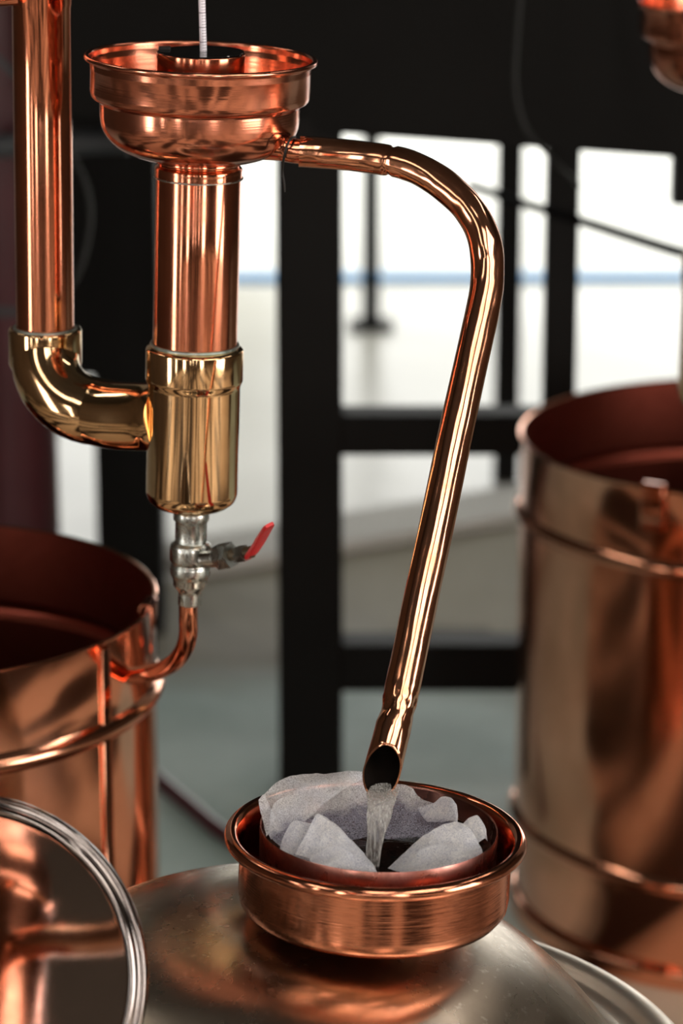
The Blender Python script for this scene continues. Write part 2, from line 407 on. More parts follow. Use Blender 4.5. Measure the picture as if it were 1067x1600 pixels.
# dark red hose on the floor
def fl(px, py, z=.0):
    v = (800-py)/F; k = (CH-z)/(SP-v*CP); return P(px, py, k)
hp = [fl(120, 1120, .012), fl(200, 1178, .012), fl(245, 1216, .012), fl(300, 1262, .012), fl(352, 1304, .012), fl(430, 1350, .012)]
o = tube('floor_hose', catmull(hp, 6), .011, M_maroon, segs=16); tag(o, 'dark red hose lying across the teal floor behind the kettle', 'hose')

# low plinth and machine feet behind the frame
pl = empty('low_bench', (xz(690, 1150, 5.0)[0], 5.0, 0), 'low beige bench with dark legs under the black rails', 'bench')
x0, zt = xz(590, 1080, 4.75); x1 = xz(840, 1080, 4.75)[0]
lx = pl.location
zt = xz(700, 1062, 4.75)[1]; zb2 = xz(700, 1170, 4.75)[1]
wbox('panel', xz(640, 1100, 4.75)[0], xz(768, 1100, 4.75)[0], 4.75, 4.79, max(zb2, .02), zt, flat('tan board', (.17, .155, .125), .8, 0, .2, .2, 6, .05), pl, .004)
for a_, b_ in ((545, 600), (768, 818)):
    wbox('leg', xz(a_, 1100, 4.72)[0], xz(b_, 1100, 4.72)[0], 4.72, 4.78, 0, zt, M_black, pl, .004)
wbox('rail', xz(545, 1100, 4.72)[0], xz(818, 1100, 4.72)[0], 4.78, 4.81, zt-.02, zt+.01, M_black, pl, .004)

# ------------------------------------------------------------------ open copper vessels
def vessel(cx, cy, d, rpx, label, beads, bottom, clip_ang, seam_ang=()):
    c = P(cx, cy, d); r = rpx*d/F; top = c.z
    t = empty('copper_vessel', (c.x, c.y, bottom), label, 'copper vessel', group='open copper vessels')
    H = top-bottom
    pr = [(0, .012), (r-.03, .010), (r-.008, .018), (r, .035)]
    for bz in sorted([H-b for b in beads]):
        pr += [(r, bz-.012)] + [(r+.0075*math.sin(PI*k/8), bz-.010+.020*k/8) for k in range(9)] + [(r, bz+.012)]
    pr += [(r, H-.004), (r+.002, H-.001), (r+.0005, H), (r-.002, H-.001)]
    body = lathe('body', pr, M_ves, t, 160, wob=.006, seed=cx)
    pi_ = [(r-.0022, H-.001)]
    for bz in sorted([H-b for b in beads], reverse=True):
        pi_ += [(r-.003, bz+.012)] + [(r-.003+.006*math.sin(PI*k/8), bz+.010-.020*k/8) for k in range(9)] + [(r-.003, bz-.012)]
    pi_ += [(r-.004, .04), (r-.03, .022), (0, .02)]
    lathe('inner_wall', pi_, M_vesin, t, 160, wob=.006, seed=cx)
    lathe('base_ring', round_profile([(r-.02, 0), (r+.004, 0), (r+.005, .022), (r-.004, .026), (r-.02, .02)], .004), M_ves, t, 128)
    # folded clip over the rim
    for an in clip_ang:
        ds = []
        aw = .030/r
        vs, fs = [], []
        prof = [(r+.004, H-.05), (r+.0045, H-.01), (r+.0045, H+.003), (r+.001, H+.006), (r-.006, H+.005), (r-.0075, H-.002), (r-.0075, H-.030)]
        K = 9
        for k in range(K):
            a = an-aw/2+aw*k/(K-1)
            for (rr, z) in prof: vs.append((rr*math.cos(a), rr*math.sin(a), z))
        m_ = len(prof)
        for k in range(K-1):
            for j in range(m_-1): fs.append([k*m_+j, (k+1)*m_+j, (k+1)*m_+j+1, k*m_+j+1])
        o = mesh('rim_clip', vs, fs, M_cop, t)
        s = o.modifiers.new('solid', 'SOLIDIFY'); s.thickness = .0015
    # overlapped vertical seam
    for an in seam_ang:
        vs, fs = [], []
        for k in range(7):
            a = an+.05*k/6
            for z in (.05, H-.008): vs.append(((r+.0022)*math.cos(a), (r+.0022)*math.sin(a), z))
        for k in range(6): fs.append([2*k, 2*k+2, 2*k+3, 2*k+1])
        o = mesh('seam_strip', vs, fs, M_ves, t); s = o.modifiers.new('solid', 'SOLIDIFY'); s.thickness = .0012
    return t
vL = vessel(-166, 930, 2.88, 408, 'large open copper vessel at left with a drain pipe running into its side', [.085, .40], 0.0, [math.radians(-8)], [math.radians(-34)])
vR = vessel(1180, 677, 3.86, 366, 'large open copper vessel at right standing on the teal floor', [.095, .485], 0.0, [math.radians(-121)])

# ------------------------------------------------------------------ stainless kettle
kA = P(440, 1422, 2.275)
kt = empty('steel_kettle', (kA.x, kA.y, 0), 'domed stainless steel kettle under the round copper basin', 'kettle')
Rk, Rf, Hk = .250, .292, .120
zr = kA.z-Hk
prof = [(0, kA.z)]
for k in range(1, 41):
    r = Rk*k/40; u = r/Rk
    prof.append((r, kA.z - Hk*(.30*u**2+.70*u**4)))
prof += [(Rk+.006, zr-.006), (Rk+.02, zr-.010)]
lathe('dome', prof, M_stain, kt, 192, wob=.0)
lathe('flange', [(Rk+.004, zr-.03), (Rk+.010, zr-.008), (Rf-.016, zr-.010)]+[(Rf+.016*math.cos(PI*.8-PI*1.5*k/20), zr-.018+.016*math.sin(PI*.8-PI*1.5*k/20)) for k in range(21)], M_satin, kt, 192)
lathe('body', [(0, .08), (Rf-.06, .08), (Rf-.004, .13), (Rf-.004, zr-.03)], M_stain, kt, 128)
for k in range(3):
    a = PI/2+2*PI*k/3
    lathe('leg', [(0, 0), (.022, 0), (.022, .11), (0, .11)], M_steel, kt, 32, loc=((Rf-.08)*math.cos(a), (Rf-.08)*math.sin(a), 0))

# ------------------------------------------------------------------ round copper basin on the kettle
rc = P(583, 1300, 2.25); s_ = 2.25/F
TILT = math.radians(1.8)
hb = .0592
bs = empty('copper_basin', rc-Vector((0, 0, hb)), 'round copper basin with a rolled lip sitting on the steel kettle', 'basin', rot=(0, TILT, 0))
Rw = 213*s_; Rl = 224*s_
pr = [(0, .002), (Rw-.03, .001), (Rw-.012, .0005), (Rw-.005, .003), (Rw-.0012, .008), (Rw, .015), (Rw, hb-.012), (Rw+.0008, hb-.0085)]
for k in range(0, 15):
    a = -PI*.62 + (PI*1.5)*k/14
    pr.append((Rl+.0008+.0049*math.cos(a), hb-.0042+.0049*math.sin(a)))
pr += [(Rw-.0012, hb-.010), (Rw-.0015, .015), (Rw-.004, .009), (Rw-.008, .004), (0, .0035)]
lathe('wall', pr, M_ring, bs, 192)
# inner dish
dh = .050
ds = empty('copper_dish', rc+Vector((.0022, .002, -hb+.0042)), 'smaller tarnished copper dish nested inside the round basin', 'dish', rot=(0, TILT, 0))
Rd = 187*s_; zt = hb-.0005
prd = [(0, 0), (Rd-.012, 0), (Rd-.004, .003), (Rd-.001, .010), (Rd-.0002, zt-.001), (Rd-.0006, zt), (Rd-.0014, zt-.001), (Rd-.0022, .010), (Rd-.0055, .0045), (Rd-.014, .0015), (0, .0015)]
lathe('bowl', prd, M_dish, ds, 160)

# ------------------------------------------------------------------ filter cloth in the dish
def L2(px, py, Y):
    """basin coordinates: px, py of the photo and distance behind the centre in px -> world"""
    X = px-583; Z = ((1300-py) - .378*Y)/.926
    return rc + Vector((X, Y, Z))*s_
def patch(rows, nu=6, nv=6, wr=.0010, seed=0):
    nu *= 2; nv *= 2
    g = [catmull([L2(*p) for p in r], nu) for r in rows]
    cols = [catmull([g[i][j] for i in range(len(g))], nv) for j in range(len(g[0]))]
    vs, fs = [], []; n = len(cols[0])
    for c in cols:
        for v in c:
            q = v*55+Vector((seed, 0, 0))
            d = Vector((noise.noise(q), noise.noise(q+Vector((7, 3, 1))), noise.noise(q+Vector((2, 9, 5)))))
            q2 = v*190; d2 = Vector((noise.noise(q2), noise.noise(q2+Vector((4, 4, 1))), noise.noise(q2+Vector((1, 8, 5)))))
            rd = 1-abs(noise.noise(v*38+Vector((seed*3, 5, 2))))*2.2
            rd2 = 1-abs(noise.noise(v*95+Vector((2, seed*3, 8))))*2.2
            vs.append(v + d*wr*1.0 + d2*wr*.35 + Vector((.15, -.6, .5))*(rd*.0016+rd2*.0006))
    for i in range(len(cols)-1):
        for j in range(n-1): fs.append([i*n+j, (i+1)*n+j, (i+1)*n+j+1, i*n+j+1])
    return vs, fs
patches = [
 # back and sides: bowl shaped lining, top edge above the dish rim
 patch([
  [(418,1300,-10),(424,1262,40),(452,1240,90),(500,1218,135),(552,1206,160),(600,1222,168),(640,1226,158),(660,1242,140),(690,1262,100),(716,1290,50)],
  [(424,1310,-14),(432,1282,34),(462,1262,80),(508,1240,118),(556,1234,140),(604,1246,146),(642,1250,134),(664,1262,118),(694,1280,82),(716,1306,36)],
  [(436,1322,-20),(452,1302,22),(482,1284,60),(520,1268,90),(562,1262,108),(606,1270,112),(646,1274,102),(670,1284,88),(698,1300,56),(712,1318,20)],
  [(452,1334,-24),(470,1318,12),(500,1304,40),(534,1294,60),(570,1288,74),(610,1292,76),(648,1298,68),(672,1306,54),(692,1318,34),(702,1330,6)],
  [(470,1342,-24),(488,1332,0),(512,1324,16),(544,1314,32),(576,1308,42),(612,1312,44),(646,1318,36),(668,1326,26),(684,1336,12),(692,1344,-8)],
 ], 8, 7, .0016, 1),
 # left drape turned over the rim
 patch([
  [(404,1252,60),(415,1236,84),(448,1213,116),(500,1207,146),(556,1203,160),(572,1212,160)],
  [(406,1264,46),(424,1250,68),(456,1232,96),(494,1224,116),(530,1222,126),(548,1226,128)],
  [(414,1284,18),(428,1268,46),(452,1254,70),(478,1246,88),(502,1244,96),(516,1248,98)],
  [(418,1300,-4),(428,1290,20),(444,1278,42),(462,1270,56),(480,1268,64),(490,1270,66)],
  [(424,1312,-22),(430,1306,-2),(440,1298,14),(450,1292,26),(462,1290,32),(468,1290,34)],
 ], 8, 7, .0012, 2),
 # narrow turned edge at far left
 patch([
  [(403,1250,52),(412,1242,60),(420,1262,44)],
  [(405,1266,36),(420,1268,40),(430,1276,28)],
  [(410,1288,6),(424,1286,14),(424,1292,10)],
  [(416,1308,-20),(420,1304,-12),(424,1306,-14)],
 ], 6, 6, .0008, 3),
 # left front flaps
 patch([
  [(438,1328,-60),(442,1312,-52),(452,1290,-40),(462,1284,-34),(486,1288,-30)],
  [(446,1332,-66),(456,1318,-58),(468,1302,-48),(480,1296,-42),(498,1300,-38)],
  [(462,1338,-74),(474,1328,-68),(488,1318,-60),(500,1314,-54),(512,1316,-50)],
  [(470,1356,-84),(482,1350,-78),(496,1342,-72),(508,1338,-66),(520,1338,-62)],
 ], 7, 6, .0008, 4),
 patch([
  [(462,1336,-88),(476,1308,-72),(488,1284,-56),(497,1273,-50),(512,1278,-46)],
  [(480,1340,-98),(496,1322,-84),(510,1302,-70),(522,1290,-60),(534,1298,-54)],
  [(510,1348,-110),(526,1336,-98),(540,1324,-84),(550,1318,-74),(560,1326,-66)],
  [(548,1356,-122),(556,1350,-112),(566,1346,-100),(574,1346,-90),(584,1352,-82)],
  [(550,1374,-126),(558,1372,-118),(568,1368,-106),(576,1366,-96),(588,1370,-88)],
 ], 8, 7, .0010, 5),
 patch([
  [(484,1342,-110),(498,1332,-100),(512,1324,-94),(530,1324,-90),(548,1332,-90)],
  [(490,1348,-122),(508,1342,-114),(526,1338,-108),(546,1338,-104),(566,1344,-102)],
  [(504,1354,-134),(522,1354,-128),(542,1354,-124),(562,1354,-120),(586,1358,-116)],
  [(506,1370,-138),(524,1372,-134),(544,1374,-130),(564,1374,-126),(588,1376,-122)],
 ], 7, 6, .0009, 6),
 # right front flap
 patch([
  [(604,1356,-86),(626,1336,-76),(652,1312,-62),(682,1294,-44),(706,1286,-34),(722,1288,-30)],
  [(612,1358,-100),(638,1342,-92),(666,1324,-78),(694,1308,-60),(720,1300,-46),(736,1304,-40)],
  [(618,1360,-118),(648,1352,-110),(680,1340,-98),(708,1328,-82),(732,1322,-64),(746,1320,-54)],
  [(622,1362,-134),(654,1360,-128),(688,1354,-116),(716,1346,-102),(736,1336,-84),(750,1328,-72)],
  [(624,1378,-140),(656,1376,-134),(690,1372,-122),(718,1366,-108),(738,1356,-90),(750,1346,-80)],
 ], 8, 7, .0012, 7),
 # small flap at far right
 patch([
  [(722,1288,-4),(732,1278,6),(745,1274,14),(753,1282,14)],
  [(728,1300,-22),(738,1292,-12),(750,1290,-6),(759,1296,-2)],
  [(740,1322,-52),(748,1314,-42),(756,1310,-32),(761,1314,-24)],
 ], 6, 6, .0008, 8),
 # back right turned corner
 patch([
  [(654,1262,96),(668,1258,92),(680,1254,86),(692,1245,82),(706,1248,74),(714,1258,66)],
  [(660,1272,84),(676,1270,78),(688,1268,72),(700,1262,68),(710,1266,60),(716,1274,54)],
  [(668,1284,68),(684,1284,60),(696,1284,54),(706,1282,48),(712,1284,44),(716,1288,40)],
 ], 7, 6, .0010, 9),
]
def cloth_mat(name, hole, fibre):
    m, nt, p = newmat(name); L = nt.links.new
    out = nt.nodes['Material Output']
    v = coords(nt)
    f1 = noise_n(nt, coords(nt, (1, 1, .6)), 300, 6, .8, 4.0)
    f2 = noise_n(nt, v, 45, 4, .6)
    c = ramp(nt, f2, [(.40, (.88, .90, .95)), (.62, (.95, .95, .95))])
    wet = ramp(nt, f1, [(.36, (.16, .16, .25)), (.62, (.62, .63, .76))])
    sp = nt.nodes.new('ShaderNodeSeparateXYZ'); L(v, sp.inputs[0])
    jz = nt.nodes.new('ShaderNodeMath'); jz.operation = 'MULTIPLY_ADD'; L(f2, jz.inputs[0]); jz.inputs[1].default_value = .016; L(sp.outputs[2], jz.inputs[2])
    wz = nt.nodes.new('ShaderNodeMapRange'); L(jz.outputs[0], wz.inputs[0]); wz.inputs[1].default_value = .0095; wz.inputs[2].default_value = .0050
    wy = nt.nodes.new('ShaderNodeMapRange'); L(sp.outputs[1], wy.inputs[0]); wy.inputs[1].default_value = -.014; wy.inputs[2].default_value = -.004
    wm = nt.nodes.new('ShaderNodeMath'); wm.operation = 'MULTIPLY'; L(wz.outputs[0], wm.inputs[0]); L(wy.outputs[0], wm.inputs[1])
    fib = ramp(nt, f1, [(.36, fibre), (.54, (1, 1, 1))])
    mf = nt.nodes.new('ShaderNodeMix'); mf.data_type = 'RGBA'; mf.blend_type = 'MULTIPLY'; mf.inputs[0].default_value = 1; L(c, mf.inputs[6]); L(fib, mf.inputs[7])
    mw = nt.nodes.new('ShaderNodeMix'); mw.data_type = 'RGBA'; L(wm.outputs[0], mw.inputs[0]); L(mf.outputs[2], mw.inputs[6]); L(wet, mw.inputs[7])
    c = mw.outputs[2]
    L(c, p.inputs['Base Color'])
    rr = nt.nodes.new('ShaderNodeMapRange'); L(wm.outputs[0], rr.inputs[0]); rr.inputs[3].default_value = .75; rr.inputs[4].default_value = .22; L(rr.outputs[0], p.inputs['Roughness'])
    b = nt.nodes.new('ShaderNodeBump'); b.inputs['Strength'].default_value = .7; b.inputs['Distance'].default_value = .0008
    L(f1, b.inputs['Height']); L(b.outputs[0], p.inputs['Normal'])
    tr = nt.nodes.new('ShaderNodeBsdfTranslucent'); L(c, tr.inputs[0])
    mx = nt.nodes.new('ShaderNodeMixShader'); mx.inputs[0].default_value = .30
    L(p.outputs[0], mx.inputs[1]); L(tr.outputs[0], mx.inputs[2])
    tp = nt.nodes.new('ShaderNodeBsdfTransparent')
    holes = ramp(nt, f1, [(.38, (hole,)*3), (.56, (hole*.25,)*3)])
    m2 = nt.nodes.new('ShaderNodeMixShader'); L(holes, m2.inputs[0]); L(mx.outputs[0], m2.inputs[1]); L(tp.outputs[0], m2.inputs[2])
    L(m2.outputs[0], out.inputs[0]); return m
M_cloth = cloth_mat('thin nonwoven cloth', .70, (.80, .81, .87)); M_flap = cloth_mat('folded nonwoven cloth', .35, (.62, .66, .80))
vs, fs = join(patches)
cl = mesh('filter_cloth', [v-rc for v in vs], fs, M_cloth, loc=rc, angle=80)
cl.data.materials.append(M_flap)
nthin = sum(len(p_[1]) for p_ in patches[:3])
for i_, p_ in enumerate(cl.data.polygons): p_.material_index = 0 if i_ < nthin else 1
tag(cl, 'crumpled white filter cloth lining the small copper dish', 'filter cloth')

# pool of liquid in the dish
def water_mat(name, tint, rough, bumpy):
    m, nt, p = newmat(name)
    p.inputs['Base Color'].default_value = (*tint, 1); p.inputs['Transmission Weight'].default_value = 1
    p.inputs['IOR'].default_value = 1.33; p.inputs['Roughness'].default_value = rough
    b = nt.nodes.new('ShaderNodeBump'); b.inputs['Strength'].default_value = bumpy; b.inputs['Distance'].default_value = .003
    nt.links.new(noise_n(nt, coords(nt), 60, 3), b.inputs['Height']); nt.links.new(b.outputs[0], p.inputs['Normal'])
    return m
pz = -.0165
pool = lathe('dish_liquid', [(0, -.04), (Rd-.014, -.04), (Rd-.0035, -.030), (Rd-.0028, pz), (0, pz)], water_mat('clear spirit', (.22, .25, .22), .02, .35), None, 96, loc=rc+Vector((.0022, .002, .003)))
tag(pool, 'dark rippled pool of clear liquid in the middle of the dish', 'liquid', kind='stuff')

# ------------------------------------------------------------------ overflow column with its pipework
CD = 2.50
ro = P(299, 797, CD)
T2 = math.radians(1.9)
oc = empty('overflow_column', ro, 'copper overflow column with a stepped bowl on top and a brass tee below', 'copper pipework', rot=(0, T2, 0))
def H(py): return hz(299, 797, CD, py)
def RR(px, py): return px*(CD-H(py)*SP)/F
# bowl
pts = [(181, 90), (172, 96)]
hr = H(90)
r0 = RR(172, 95); 
zs = H(156); zr_ = H(165)
prof = []
for k in range(0, 13):           # rolled lip
    a = PI*1.05 - (PI*1.75)*k/12
    prof.append((RR(178.5, 90)+.0021*math.cos(a), hr-.0008+.0021*math.sin(a)))
prof += [(RR(172.5, 95), hr-.005), (RR(172, 140), H(143)), (RR(171, 150), H(149)), (RR(168, 160), H(154)), (RR(160, 160), H(158)), (RR(156.5, 165), H(162)),
         (RR(156, 180), H(182)), (RR(154, 195), H(196)), (RR(149, 205), H(208)), (RR(140, 215), H(220)), (RR(127, 225), H(231)), (RR(108, 235), H(240)), (RR(88, 245), H(246)), (RR(66, 250), H(250))]
inner = [(max(r-.0016, .001), z+.0012) for r, z in prof[14:]]
prof_all = prof + inner[::-1] + [(RR(170.5, 95), hr-.004)]
def sm(p, n=4):
    return [(v.x, v.y) for v in catmull([(a, b, 0) for a, b in p], n)]
lip_n = 13
outer = prof[:lip_n] + [prof[13], prof[14]] + sm(prof[15:19], 3)[1:] + sm(prof[19:], 4)
inn = [(r-.0016, z+.0010) for r, z in outer[lip_n+1:]][::-1]
lathe('bowl', outer + inn + [prof[0]], M_copbowl, oc, 192)
# cup standing in the bowl
zc0 = H(245); zc1 = hz(299, 797, CD, 82)
cr = RR(69.5, 85)
lathe('cup', round_profile([(cr-.006, zc0), (cr, zc0), (cr, zc1), (cr-.0015, zc1+.0004), (cr-.003, zc1), (cr-.003, zc1-.02), (cr-.003, zc0)], .0006, 3), M_cop, oc, 128)
# neck flange and column pipe
lathe('neck', sm([(RR(62, 250), H(243)), (RR(66, 250), H(252)), (RR(64, 255), H(257)), (RR(68.5, 262), H(261)), (RR(68.8, 270), H(268)), (RR(68.8, 275), H(276))], 4), M_cop, oc, 96)
lathe('solder_ring', [(RR(69.3, 275)+.0007*math.cos(a*PI/6), H(276)+.0007*math.sin(a*PI/6)) for a in range(13)], M_chrome, oc, 96)
lathe('column_pipe', [(RR(62, 250), H(250)), (RR(66.8, 276), H(276)), (RR(66.8, 400), H(400)), (RR(66, 545), H(545))], M_cop, oc, 128)
# brass tee
rb = RR(72, 650); rk = RR(76.5, 560)
tee = lathe('tee', round_profile([(RR(66.5, 540), H(538)), (rk-.003, H(541)), (rk, H(544)), (rk, H(592)), (rk-.0012, H(597)), (rb, H(602)), (rb, H(770)), (rb-.002, H(781)), (rb-.008, H(790)), (rb-.017, H(794)), (.012, H(797)), (0, H(797))], .0022, 4), M_brass, oc, 128, wob=.004, seed=3)
lathe('solder_ring', [(RR(67.5, 540)+.0014*math.cos(a*PI/6), H(538)+.0014*math.sin(a*PI/6)) for a in range(13)], M_solder, oc, 96, wob=.01)
# elbow, from the tee towards the riser
eD = 2.535
sd = lambda px, py, d=eD: P(px, py, d)
ep = [P(262, 652, 2.485), P(225, 651, 2.50), P(180, 649, 2.515), P(150, 643, 2.525)]
c_ = P(152, 566, 2.535)
arc = []
A1 = P(150, 643, 2.525); B1 = P(71, 560, 2.545)
for k in range(1, 12):
    t = k/12*PI/2
    arc.append(c_ + (A1-c_)*math.cos(t) + (B1-c_)*math.sin(t))
path = catmull(ep, 5)[:-1] + [A1] + arc + [B1]
def erad(u): return 53*eD/F + .0015*math.exp(-((u-.03)/.05)**2)
tube('elbow', path, erad, M_brass, oc, 64)
# elbow socket collar and riser pipe
ax = (P(64, 0, 2.42)-P(70.5, 515, 2.55)); 
e0 = P(71, 572, 2.555); e1 = P(70.5, 513, 2.545)
axis = Vector((math.sin(math.radians(.9)), 0, math.cos(math.radians(.9))))
M3 = axis.to_track_quat('Z', 'Y').to_matrix().to_4x4()
def place_lathe(name, prof, mat, base, par, **k):
    vs, fs = lathe_data(prof, 128)
    Mi = parent_matrix(par).inverted(); T = Mi @ Matrix.Translation(base) @ M3
    return mesh(name, [T @ Vector(v) for v in vs], fs, mat, par, **k)
hc = (e1-e0).z
rcx = 57*2.55/F; re = 51*2.55/F; rp = 45*2.55/F
place_lathe('elbow_socket', round_profile([(re, -.004), (rcx-.001, 0), (rcx, .002), (rcx, hc-.002), (rcx-.001, hc), (rp, hc)], .001, 3), M_brass, e0, oc)
place_lathe('solder_ring', [(rp+.0012+.0014*math.cos(a*PI/6), hc+.0014*math.sin(a*PI/6)) for a in range(13)], M_solder, e0, oc)
place_lathe('riser_pipe', [(rp, hc-.01), (rp, .10), (rp, .20), (rp, .288), (rp+.0007, .29), (rp+.0007, .52), (0, .52)], M_cop, e0, oc)
# side nipple at the top left of the riser
tube('side_branch', [P(28, -3, 2.45), P(10, -1, 2.45), P(-30, 0, 2.45)], 11*2.42/F, M_cop, oc, 24)
# outlet stub low on the bowl
Od = 2.405
tube('outlet_stub', catmull([P(400, 222, 2.395), P(425, 228, 2.395), P(445, 233, 2.395), P(462, 236, 2.395), P(480, 237, 2.395)], 5), lambda u: (19.5+9*max(0, 1-u*2.0)**1.3)*2.4/F, M_cop, oc, 40)
# solder web between bowl and stub
def web():
    vs, fs = [], []
    A = [P(463, 172, 2.392), P(460, 190, 2.39), P(456, 208, 2.388), P(458, 224, 2.385)]
    B = [P(450, 172, 2.372), P(444, 195, 2.372), P(436, 215, 2.372), P(430, 238, 2.374)]
    C_ = [P(457, 172, 2.382), P(455, 193, 2.376), P(450, 212, 2.374), P(450, 234, 2.374)]
    rows = [catmull(r, 6) for r in (A, C_, B)]
    n = len(rows[0])
    for r in rows: vs += r
    for i in range(2):
        for j in range(n-1): fs.append([i*n+j, (i+1)*n+j, (i+1)*n+j+1, i*n+j+1])
    Mi = parent_matrix(oc).inverted()
    o = mesh('solder_web', [Mi @ v for v in vs], fs, M_chrome, oc); s = o.modifiers.new('s', 'SOLIDIFY'); s.thickness = .002
#web()

# ball valve under the tee
vp = P(299, 797, CD)
vl = empty('valve', (0, 0, 0), None, None); vl.parent = oc
VB = lambda px, py: (px*1.08*CD/F, H(py))
nip = round_profile([(0, H(793)), VB(23, 797), VB(26, 800), VB(26, 812), VB(23, 814), VB(23, 846), VB(29, 850), VB(30, 856), VB(30, 874), VB(27, 880), VB(29, 884), VB(29, 896), VB(25, 903), VB(24, 914), VB(18, 922), VB(16, 926), VB(17, 944), VB(12, 946)], .0008, 2)
bpy.data.objects.remove(vl)
val = lathe('valve', nip, M_chrome, oc, 48)
Mi = parent_matrix(oc).inverted()
def seg_tube(name, a, b, r, mat, par, segs=24, hexa=False):
    M_ = parent_matrix(par).inverted()
    vs, fs = tube_data([a, a.lerp(b, .5), b], r, 6 if hexa else segs)
    return mesh(name, [M_ @ v for v in vs], fs, mat, par, angle=30)
dv = 2.50; vx = .001
seg_tube('bonnet', P(318, 874, 2.495), P(345, 872, 2.485), 14*dv/F, M_chrome, val)
seg_tube('packing_nut', P(342, 870, 2.486), P(361, 867, 2.478), 21*dv/F, M_chrome, val, hexa=True)
seg_tube('stem', P(358, 868, 2.479), P(394, 862, 2.465), 9.5*dv/F, flat('dark brass', (.12, .09, .06), .4, .8), val)
seg_tube('retaining_nut', P(372, 866, 2.475), P(384, 864, 2.468), 13*dv/F, flat('blackened nut', (.10, .09, .075), .4, .8), val, hexa=True)
# lever handle: flat bent strip with a red sleeve
hpts = [P(386, 872, 2.474), P(392, 866, 2.466), P(402, 852, 2.450), P(412, 835, 2.425), P(421, 820, 2.395)]
hp_ = catmull(hpts, 6); vs, fs = [], []
Mi = parent_matrix(val).inverted()
for i, q in enumerate(hp_):
    t = (hp_[min(i+1, len(hp_)-1)]-hp_[max(0, i-1)]).normalized()
    side = Vector((.88, .25, .42)); side = (side-t*side.dot(t)).normalized(); nrm = t.cross(side)
    u = i/(len(hp_)-1); wd = (9.0+2.2*math.sin(u*PI))*dv/F; th = 3.8*dv/F
    if i == len(hp_)-1: wd *= .75; th *= .7
    for k in range(16):
        a = 2*PI*k/16; ca, sa = math.cos(a), math.sin(a)
        vs.append(Mi @ (q + side*wd*math.copysign(abs(ca)**.5, ca) + nrm*th*math.copysign(abs(sa)**.5, sa)))
n_ = len(hp_)
for i in range(n_-1):
    for k in range(16): fs.append([i*16+k, i*16+(k+1)%16, (i+1)*16+(k+1)%16, (i+1)*16+k])
fs += [list(range(16)), [(n_-1)*16+k for k in range(16)]]
mesh('handle', vs, fs, M_red, val, angle=50)['label'] = 'red sleeved lever handle'
# drain pipe from the valve into the left vessel
dp = [P(294, 936, 2.545), P(294, 965, 2.552), P(294, 990, 2.562), P(288, 1014, 2.58), P(274, 1034, 2.61), P(252, 1047, 2.66), P(232, 1052, 2.71), P(205, 1056, 2.80)]
tube('drain_pipe', catmull(dp, 6), 14.5*2.58/F, M_cop, oc, 32)

# hydrometer floating in the cup and the liquid around it
def hydro_mat():
    m, nt, p = newmat('hydrometer scale paper'); L = nt.links.new
    v = coords(nt)
    s = nt.nodes.new('ShaderNodeSeparateXYZ'); L(v, s.inputs[0])
    def ticks(period, duty):
        mo = nt.nodes.new('ShaderNodeMath'); mo.operation = 'PINGPONG'; L(s.outputs[2], mo.inputs[0]); mo.inputs[1].default_value = period/2
        lt = nt.nodes.new('ShaderNodeMath'); lt.operation = 'LESS_THAN'; L(mo.outputs[0], lt.inputs[0]); lt.inputs[1].default_value = duty; return lt.outputs[0]
    a = ticks(.0022, .00016); b = ticks(.011, .0003)
    gx = nt.nodes.new('ShaderNodeMath'); gx.operation = 'GREATER_THAN'; L(s.outputs[0], gx.inputs[0]); gx.inputs[1].default_value = -.0006
    mu = nt.nodes.new('ShaderNodeMath'); mu.operation = 'MULTIPLY'; L(a, mu.inputs[0]); L(gx.outputs[0], mu.inputs[1])
    mx_ = nt.nodes.new('ShaderNodeMath'); mx_.operation = 'MAXIMUM'; L(mu.outputs[0], mx_.inputs[0]); L(b, mx_.inputs[1])
    L(ramp(nt, mx_.outputs[0], [(0, (.80, .76, .84)), (1, (.10, .08, .12))]), p.inputs['Base Color'])
    p.inputs['Roughness'].default_value = .35; p.inputs['Coat Weight'].default_value = 1; p.inputs['Coat Roughness'].default_value = .03
    return m
lc = parent_matrix(oc) @ Vector((0, 0, zc1+.0011))
lq = lathe('cup_liquid', [(0, -.04), (cr-.0034, -.04), (cr-.0032, -.0010), (cr-.0008, -.0005), (cr-.0012, 0), (0, -.0006)], None or flat('dark spirit surface', (.010, .009, .009), .03, 0, .6, .2, 8, 0), None, 96, loc=lc, rot=(0, T2*.3, 0))
tag(lq, 'dark glossy liquid filling the cup inside the top bowl', 'liquid', kind='stuff')
hb0 = P(318, 88, 2.405)
hyd = lathe('hydrometer', [(0, -.02), (5.6*2.4/F, -.02), (5.6*2.4/F, .13), (5.0*2.4/F, .133), (0, .134)], hydro_mat(), None, 32, loc=hb0, rot=(0, math.radians(-1.0), 0))
tag(hyd, 'thin white hydrometer stem with fine scale marks rising from the cup', 'hydrometer')
ck = P(256, 77, 2.41)
clip = mesh('cup_clip', *join([box_data(-.004, .005, -.003, .003, -.001, .0022), box_data(-.004, -.0028, -.003, .003, -.012, .0022)]), M_rubber, None, smooth=False, loc=ck)
b_ = clip.modifiers.new('b', 'BEVEL'); b_.width = .0006; b_.segments = 2
tag(clip, 'tiny black clip on the left edge of the cup rim', 'clip')

